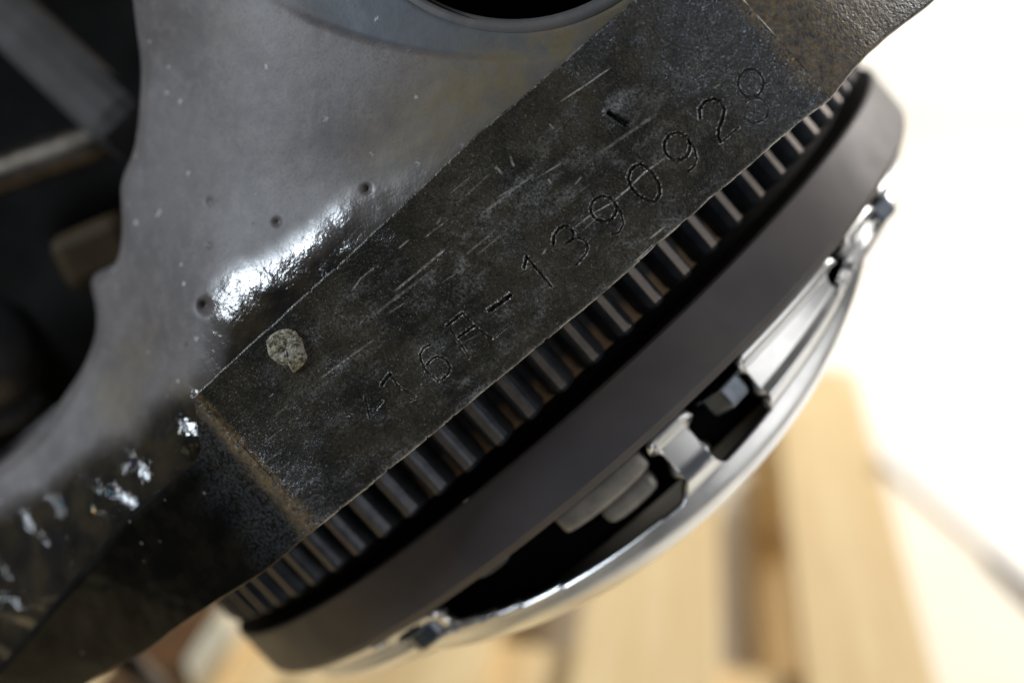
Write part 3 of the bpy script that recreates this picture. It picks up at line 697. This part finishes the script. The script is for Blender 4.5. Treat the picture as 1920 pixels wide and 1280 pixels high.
# ribs and lugs in the dark hollow
def slab(name, pa, pb, half, dep, thick, mat, bev=0.004, depb=None):
    A_, B_ = at_depth([pa], dep)[0], at_depth([pb], depb or dep)[0]
    ex = (B_ - A_) / 2; vw = (A_ + B_) / 2 - CAM; vw /= np.linalg.norm(vw)
    ey = np.cross(ex, vw); ey /= np.linalg.norm(ey); ez = np.cross(ey, ex); ez /= np.linalg.norm(ez)
    return box_world(name, (A_ + B_) / 2, ex, ey * half, ez * thick, mat, blk, bev)
slab('cast_rib', (-60, -40), (262, 262), 0.0085, 0.330, 0.012, M_GREYM, 0.006, 0.315)
slab('cast_lug', (120, 500), (260, 440), 0.0085, 0.325, 0.008, M_BROWN)
pipe = tube_world('oil_pipe', at_depth([(-120, 372), (-20, 335), (80, 300), (170, 268), (250, 240)], 0.350), 0.0058, M_BRZ)
tag(pipe, 'dull brown pipe crossing the dark hollow left of the casting', 'pipe')
cst = at_depth([(-30, 640)], 0.36)[0]
knob = empty('rubber_cap', cst, 'round black cap deep in the hollow at the left edge', 'cap')
vw = (CAM - cst) / np.linalg.norm(CAM - cst)
prof = [(0.0, 0.0), (0.012, 0.0005), (0.0145, -0.001), (0.0155, -0.004), (0.0185, -0.006), (0.0200, -0.010), (0.0200, -0.03)]
def lathe(name, prof, c, ax, mat, parent, seg=48, a0=0, a1=360, smooth=True):
    ax = ax / np.linalg.norm(ax); r1 = np.cross(ax, [0.3, 0.2, 0.9]); r1 /= np.linalg.norm(r1); r2 = np.cross(ax, r1)
    an_ = np.radians(np.linspace(a0, a1, seg + 1)); pr = np.array(prof)
    v = c + pr[None, :, 0:1] * (np.cos(an_)[:, None, None] * r1 + np.sin(an_)[:, None, None] * r2) + pr[None, :, 1:2] * ax
    o = mesh_obj(name, v.reshape(-1, 3), gridfaces(seg + 1, len(prof)), mat, parent, smooth)
    bm = bmesh.new(); bm.from_mesh(o.data); bmesh.ops.remove_doubles(bm, verts=bm.verts, dist=1e-6); bmesh.ops.recalc_face_normals(bm, faces=bm.faces); bm.to_mesh(o.data); bm.free()
    return o
lathe('cap_body', prof, cst, vw + np.array([0.15, 0, 0.35]), M_RUBBER_SHADOW, knob)
lathe('collar', [(0.021, -0.012), (0.026, -0.012), (0.027, -0.014), (0.027, -0.03)], cst, vw + np.array([0.15, 0, 0.35]), M_RUBBER_SHADOW, knob)

# ------------------------------------------------------------------ flake of dried sealant on the pad
cf = on_pad([(536, 652)], 0.0)[0]
ring = S((500, 655), (499, 640), (508, 628), (522, 616), (540, 613), (556, 619), (567, 634), (573, 652), (576, 668), (572, 680), (560, 690), (550, 698), (543, 690), (530, 684), (514, 676), (505, 668))
fv = []; ff = []; nr = len(ring); lev = [1.0, 0.93, 0.78, 0.5, 0.22]
for k, l in enumerate(lev):
    for i, q in enumerate(ring):
        p_ = cf[:2] + (q - cf[:2]) * l * (1 + 0.16 * (random.random() - .5)); fv.append((p_[0], p_[1], [0.0, .55, .9, 1.0, 0.85][k] * 0.0015 + (random.random() - .5) * 0.0004 * (k > 0)))
fv.append((cf[0], cf[1], 0.0010)); fv = np.array(fv)
for k in range(len(lev) - 1):
    for i in range(nr): j = (i + 1) % nr; ff.append((k * nr + i, k * nr + j, (k + 1) * nr + j, (k + 1) * nr + i))
for i in range(nr): ff.append(((len(lev) - 1) * nr + i, (len(lev) - 1) * nr + (i + 1) % nr, len(fv) - 1))
fk = mesh_obj('sealant_flake', W(fv[:, 0], fv[:, 1], PADH + TB * fv[:, 0] + fv[:, 2] - 0.0001), ff, M_FLAKE)
for p_ in fk.data.polygons: p_.use_smooth = False
tag(fk, 'small tan crumb of dried sealant stuck near the lower left end of the stamped pad', 'flake')

# ------------------------------------------------------------------ flywheel with ring gear
fw = empty('flywheel', O + 0.05 * A, 'dark brown steel flywheel with a toothed ring gear, between block and clutch', 'flywheel')
def revolve(name, prof, mat, parent, seg=360, th0=-180, th1=180):
    th = np.radians(np.linspace(th0, th1, seg + 1)); pr = np.array(prof)
    v = W(pr[None, :, 0] * np.sin(th)[:, None], np.broadcast_to(pr[None, :, 1], (seg + 1, len(pr))), pr[None, :, 0] * np.cos(th)[:, None])
    o = mesh_obj(name, v.reshape(-1, 3), gridfaces(seg + 1, len(prof)), mat, parent)
    bm = bmesh.new(); bm.from_mesh(o.data); bmesh.ops.remove_doubles(bm, verts=bm.verts, dist=1e-6); bmesh.ops.recalc_face_normals(bm, faces=bm.faces); bm.to_mesh(o.data); bm.free()
    es = o.modifiers.new('e', 'EDGE_SPLIT'); es.split_angle = R(40)
    return o
revolve('rim', [(0.1294, 0.0476), (RF, 0.0482), (RF, 0.0618), (0.1296, 0.0622), (0.1293, 0.0630), (0.1285, 0.0638), (0.122, 0.0642), (0.060, 0.0642)], M_FLY, fw)
revolve('rim_groove', [(0.1294, 0.0476), (0.1288, 0.0475), (0.1190, 0.0475), (0.1190, 0.0440), (0.090, 0.0440)], M_FLYSHADE, fw)
rg = empty('ring_gear', O + 0.035 * A, None, None); rg.parent = fw; rg.matrix_parent_inverse = Matrix.Identity(4); rg.location = Vector(0.035 * A - 0.05 * A)
bpy.context.view_layer.update()
revolve('gear_rim', [(0.108, 0.0245), (0.1222, 0.0245), (0.1230, 0.0252), (0.1230, 0.0436), (0.112, 0.0436)], M_ROOT, rg)
NTEETH, PH = 88, 1.58
# one tooth in its own frame (x tangential, y along the axis, z radial)
def tooth_mesh():
    ht, hr_ = 0.0013, 0.0034; r0, r1 = -0.0010, 0.0062
    prof = [(-hr_ - .0004, r0), (-hr_, 0.0004), (-0.0030, 0.0022), (-ht - .0009, 0.0045), (-ht - .0001, r1 - .0006), (-ht + .0005, r1), (ht - .0005, r1), (ht + .0001, r1 - .0006), (ht + .0009, 0.0045), (0.0030, 0.0022), (hr_, 0.0004), (hr_ + .0004, r0)]
    ys = [(-0.0088, 0.9, -0.0008), (-0.0080, 1.0, 0), (0.0080, 1.0, 0), (0.0090, 0.86, -0.0010)]
    v = []; f = []; n = len(prof)
    for y, sc, dz in ys:
        for x, z in prof: v.append((x * sc, y, z + (dz if z > 0.003 else 0)))
    for k in range(len(ys) - 1):
        for i in range(n - 1): f.append((k * n + i, k * n + i + 1, (k + 1) * n + i + 1, (k + 1) * n + i))
    f.append(tuple(range(n))); f.append(tuple(3 * n + i for i in range(n))[::-1])
    me = bpy.data.meshes.new('tooth'); me.from_pydata(v, [], f)
    bm = bmesh.new(); bm.from_mesh(me); bmesh.ops.recalc_face_normals(bm, faces=bm.faces); bm.to_mesh(me); bm.free()
    me.materials.append(M_TOOTH); me.materials.append(M_TIP)
    for p in me.polygons:
        if p.normal.z > 0.75 and p.center.z > 0.004: p.material_index = 1
    return me
M_TIP = mat_metal('worn_tooth_tip', (0.15, 0.13, 0.12), (0.22, 0.19, 0.17), 0.45, 0.6)
tm = tooth_mesh()
for k in range(NTEETH):
    th = R(PH + k * 360.0 / NTEETH)
    tx = U * math.cos(th) - N * math.sin(th); tz = U * math.sin(th) + N * math.cos(th)
    loc = tz * 0.1230 + A * (0.0345 - 0.035)
    o = bpy.data.objects.new('tooth', tm); o.parent = rg
    m4 = Matrix([[tx[i], A[i], tz[i], loc[i]] for i in range(3)] + [[0, 0, 0, 1]]); o.matrix_local = m4
    COL.objects.link(o)

# ------------------------------------------------------------------ clutch cover with pressure plate
cl = empty('clutch_cover', O + 0.08 * A, 'bright silver pressed steel clutch cover bolted on the flywheel', 'clutch')
TH = np.arange(-180, 180.01, 0.15); 
def lip_s(t): 
    t = (t + 60) % 120 - 60                       # three alike sectors
    return 0.0905 - 0.0065 * np.clip(np.abs(t + 1) / 27, 0, 1.4) ** 2
# the profile: flange on the flywheel, wall, rolled lip, face
def cover_profile(t):
    L = lip_s(t)
    pts = [(0.1270, 0.0665), (0.1250, 0.0668), (0.1232, 0.0672), (0.1222, 0.0685)]
    for f_ in np.linspace(0, 1, 36)[1:]: pts.append((0.1220 - 0.0018 * f_ + 0.0016 * math.exp(-((f_ - .62) / .12) ** 2), 0.0685 + (L - 0.006 - 0.0685) * f_))
    for g_ in np.linspace(0, 90, 9)[1:]: pts.append((0.1202 - 0.0065 * (1 - math.cos(R(g_))), L - 0.006 + 0.006 * math.sin(R(g_))))
    for f_ in np.linspace(0, 1, 6)[1:]: pts.append((0.1137 - 0.055 * f_, L + 0.004 * f_))
    return pts
PR = np.array([cover_profile(t) for t in TH])
NP_ = PR.shape[1]
tr = np.radians(TH)[:, None]
Vc = W(PR[..., 0] * np.sin(tr), PR[..., 1], PR[..., 0] * np.cos(tr))
tc = (TH[:-1] + 0.075)[:, None]; sc_ = (PR[:-1, :-1, 1] + PR[1:, 1:, 1]) / 2; rc_ = (PR[:-1, :-1, 0] + PR[1:, 1:, 0]) / 2
def rrect(t, s, t0, t1, s0_, s1_, r=2.2):
    x = np.maximum(np.maximum(t0 - t, t - t1) * 2.12 + r, 0); y = np.maximum(np.maximum(s0_ - s, s - s1_) * 1000 + r, 0)
    return np.hypot(x, y) < r
tm_ = (tc + 60) % 120 - 60
hole = rrect(tm_, sc_, 4.3, 13.0, 0.0600, 0.0828, 5.0) | rrect(tm_, sc_, -31.5, 0.3, 0.0600, 0.0795, 4.0) | rrect(tm_, sc_, -19, 0.3, 0.0600, 0.0822, 5.0) \
     | rrect(tm_, sc_, 28.5, 33.0, 0.0640, 0.0755, 3.0)
hole |= (rc_ > 0.1226) & ((tm_ > 39) & (tm_ < 44) | (tm_ < -39) & (tm_ > -42))
hole &= (rc_ > 0.117) & (sc_ < lip_s(tc) - 0.0085)
shell = mesh_obj('shell', Vc.reshape(-1, 3), gridfaces(len(TH), NP_, ~hole), M_COVER, cl)
bm = bmesh.new(); bm.from_mesh(shell.data); bmesh.ops.remove_doubles(bm, verts=bm.verts, dist=1e-6); bmesh.ops.recalc_face_normals(bm, faces=bm.faces)
bmesh.ops.delete(bm, geom=[v for v in bm.verts if not v.link_faces], context='VERTS')
bd = [v for v in bm.verts if v.is_boundary]
for _ in range(10): bmesh.ops.smooth_vert(bm, verts=bd, factor=0.5, use_axis_x=True, use_axis_y=True, use_axis_z=True)
bm.to_mesh(shell.data); bm.free()
so = shell.modifiers.new('t', 'SOLIDIFY'); so.thickness = 0.0024; so.offset = -1
revolve('pressure_plate', [(0.060, 0.0655), (0.1095, 0.0655), (0.1110, 0.0665), (0.1110, 0.0790), (0.108, 0.0815), (0.060, 0.0815)], M_BLACK, cl)
def polar_box(name, t0, t1, r0, r1, sA, sB, mat, parent, bev, seg=8, taper=0.0):
    th = np.radians(np.linspace(t0, t1, seg + 1)); v = []; f = []
    for i, t in enumerate(th):
        q = abs(2 * i / seg - 1) ** 3
        for r_, s_ in ((r0, sA), (r1, sA), (r1 - taper * q, sB - 0.001 * q), (r0, sB)): v.append(W(r_ * math.sin(t), s_, r_ * math.cos(t)))
    for i in range(seg):
        for j in range(4): k = (j + 1) % 4; f.append((i * 4 + j, i * 4 + k, (i + 1) * 4 + k, (i + 1) * 4 + j))
    f += [(3, 2, 1, 0), tuple(seg * 4 + j for j in range(4))]
    o = mesh_obj(name, np.array(v), f, mat, parent)
    bm = bmesh.new(); bm.from_mesh(o.data); bmesh.ops.recalc_face_normals(bm, faces=bm.faces); bm.to_mesh(o.data); bm.free()
    return bevel(o, bev, 3)
for base in (-120, 0, 120):
    polar_box('plate_lug', base - 13.2, base - 1.2, 0.110, 0.1205, 0.0655, 0.0715, M_PLATE, cl, 0.0012)
    polar_box('plate_lug', base - 9.0, base - 1.8, 0.110, 0.1195, 0.0715, 0.0765, M_PLATE, cl, 0.0016)
    polar_box('clip', base - 24.5, base - 19.5, 0.112, 0.1215, 0.0648, 0.0668, M_BOLT, cl, 0.0006)
    for bt in (10.0, -35.5, 44.0):
        th = R(base + bt); c = W(0.1195 * math.sin(th), 0.0668, 0.1195 * math.cos(th))
        b_ = lathe('bolt', [(0.0, 0.0062), (0.0048, 0.0062), (0.0057, 0.0052), (0.0057, 0.0008), (0.0075, 0.0008), (0.0075, 0.0), (0.0, 0.0)], c, A, M_BOLT, cl, seg=6 if bt > 0 else 12, smooth=False)
        bevel(b_, 0.0004)

# ------------------------------------------------------------------ small things under the flange, lower left
pg = tube_world('wooden_peg', [at_depth([(440, 1160)], .60)[0], at_depth([(395, 1225)], .605)[0], at_depth([(350, 1300)], .61)[0], at_depth([(300, 1390)], .62)[0]], 0.0095, M_ROD, seg=24)
tag(pg, 'cream wooden peg slanting under the lower left flange beside the flywheel', 'peg')
rd = tube_world('steel_rod', [at_depth([(215, 1215)], .45)[0], at_depth([(265, 1262)], .45)[0], at_depth([(330, 1330)], .45)[0]], 0.0052, M_BRZ, seg=20)
tag(rd, 'grey steel rod end poking out below the black flange at the bottom', 'rod')
M_SHADEWOOD = mat_plain('shaded_pallet_wood', (0.10, 0.045, 0.014), 0.6, var=0.25, nscale=40)  # pallet wood in shade, the dark put into the colour
bc = at_depth([(340, 1215)], .64)[0]
wb = box_world('shaded_wood_block', bc, cdir * 0.022 + bdir * 0.006, bdir * 0.05, np.array([0, 0, 0.018]), M_SHADEWOOD, None, 0.003)
tag(wb, 'dark brown block standing for shaded pallet wood behind the cream peg under the flange', 'shade_block')
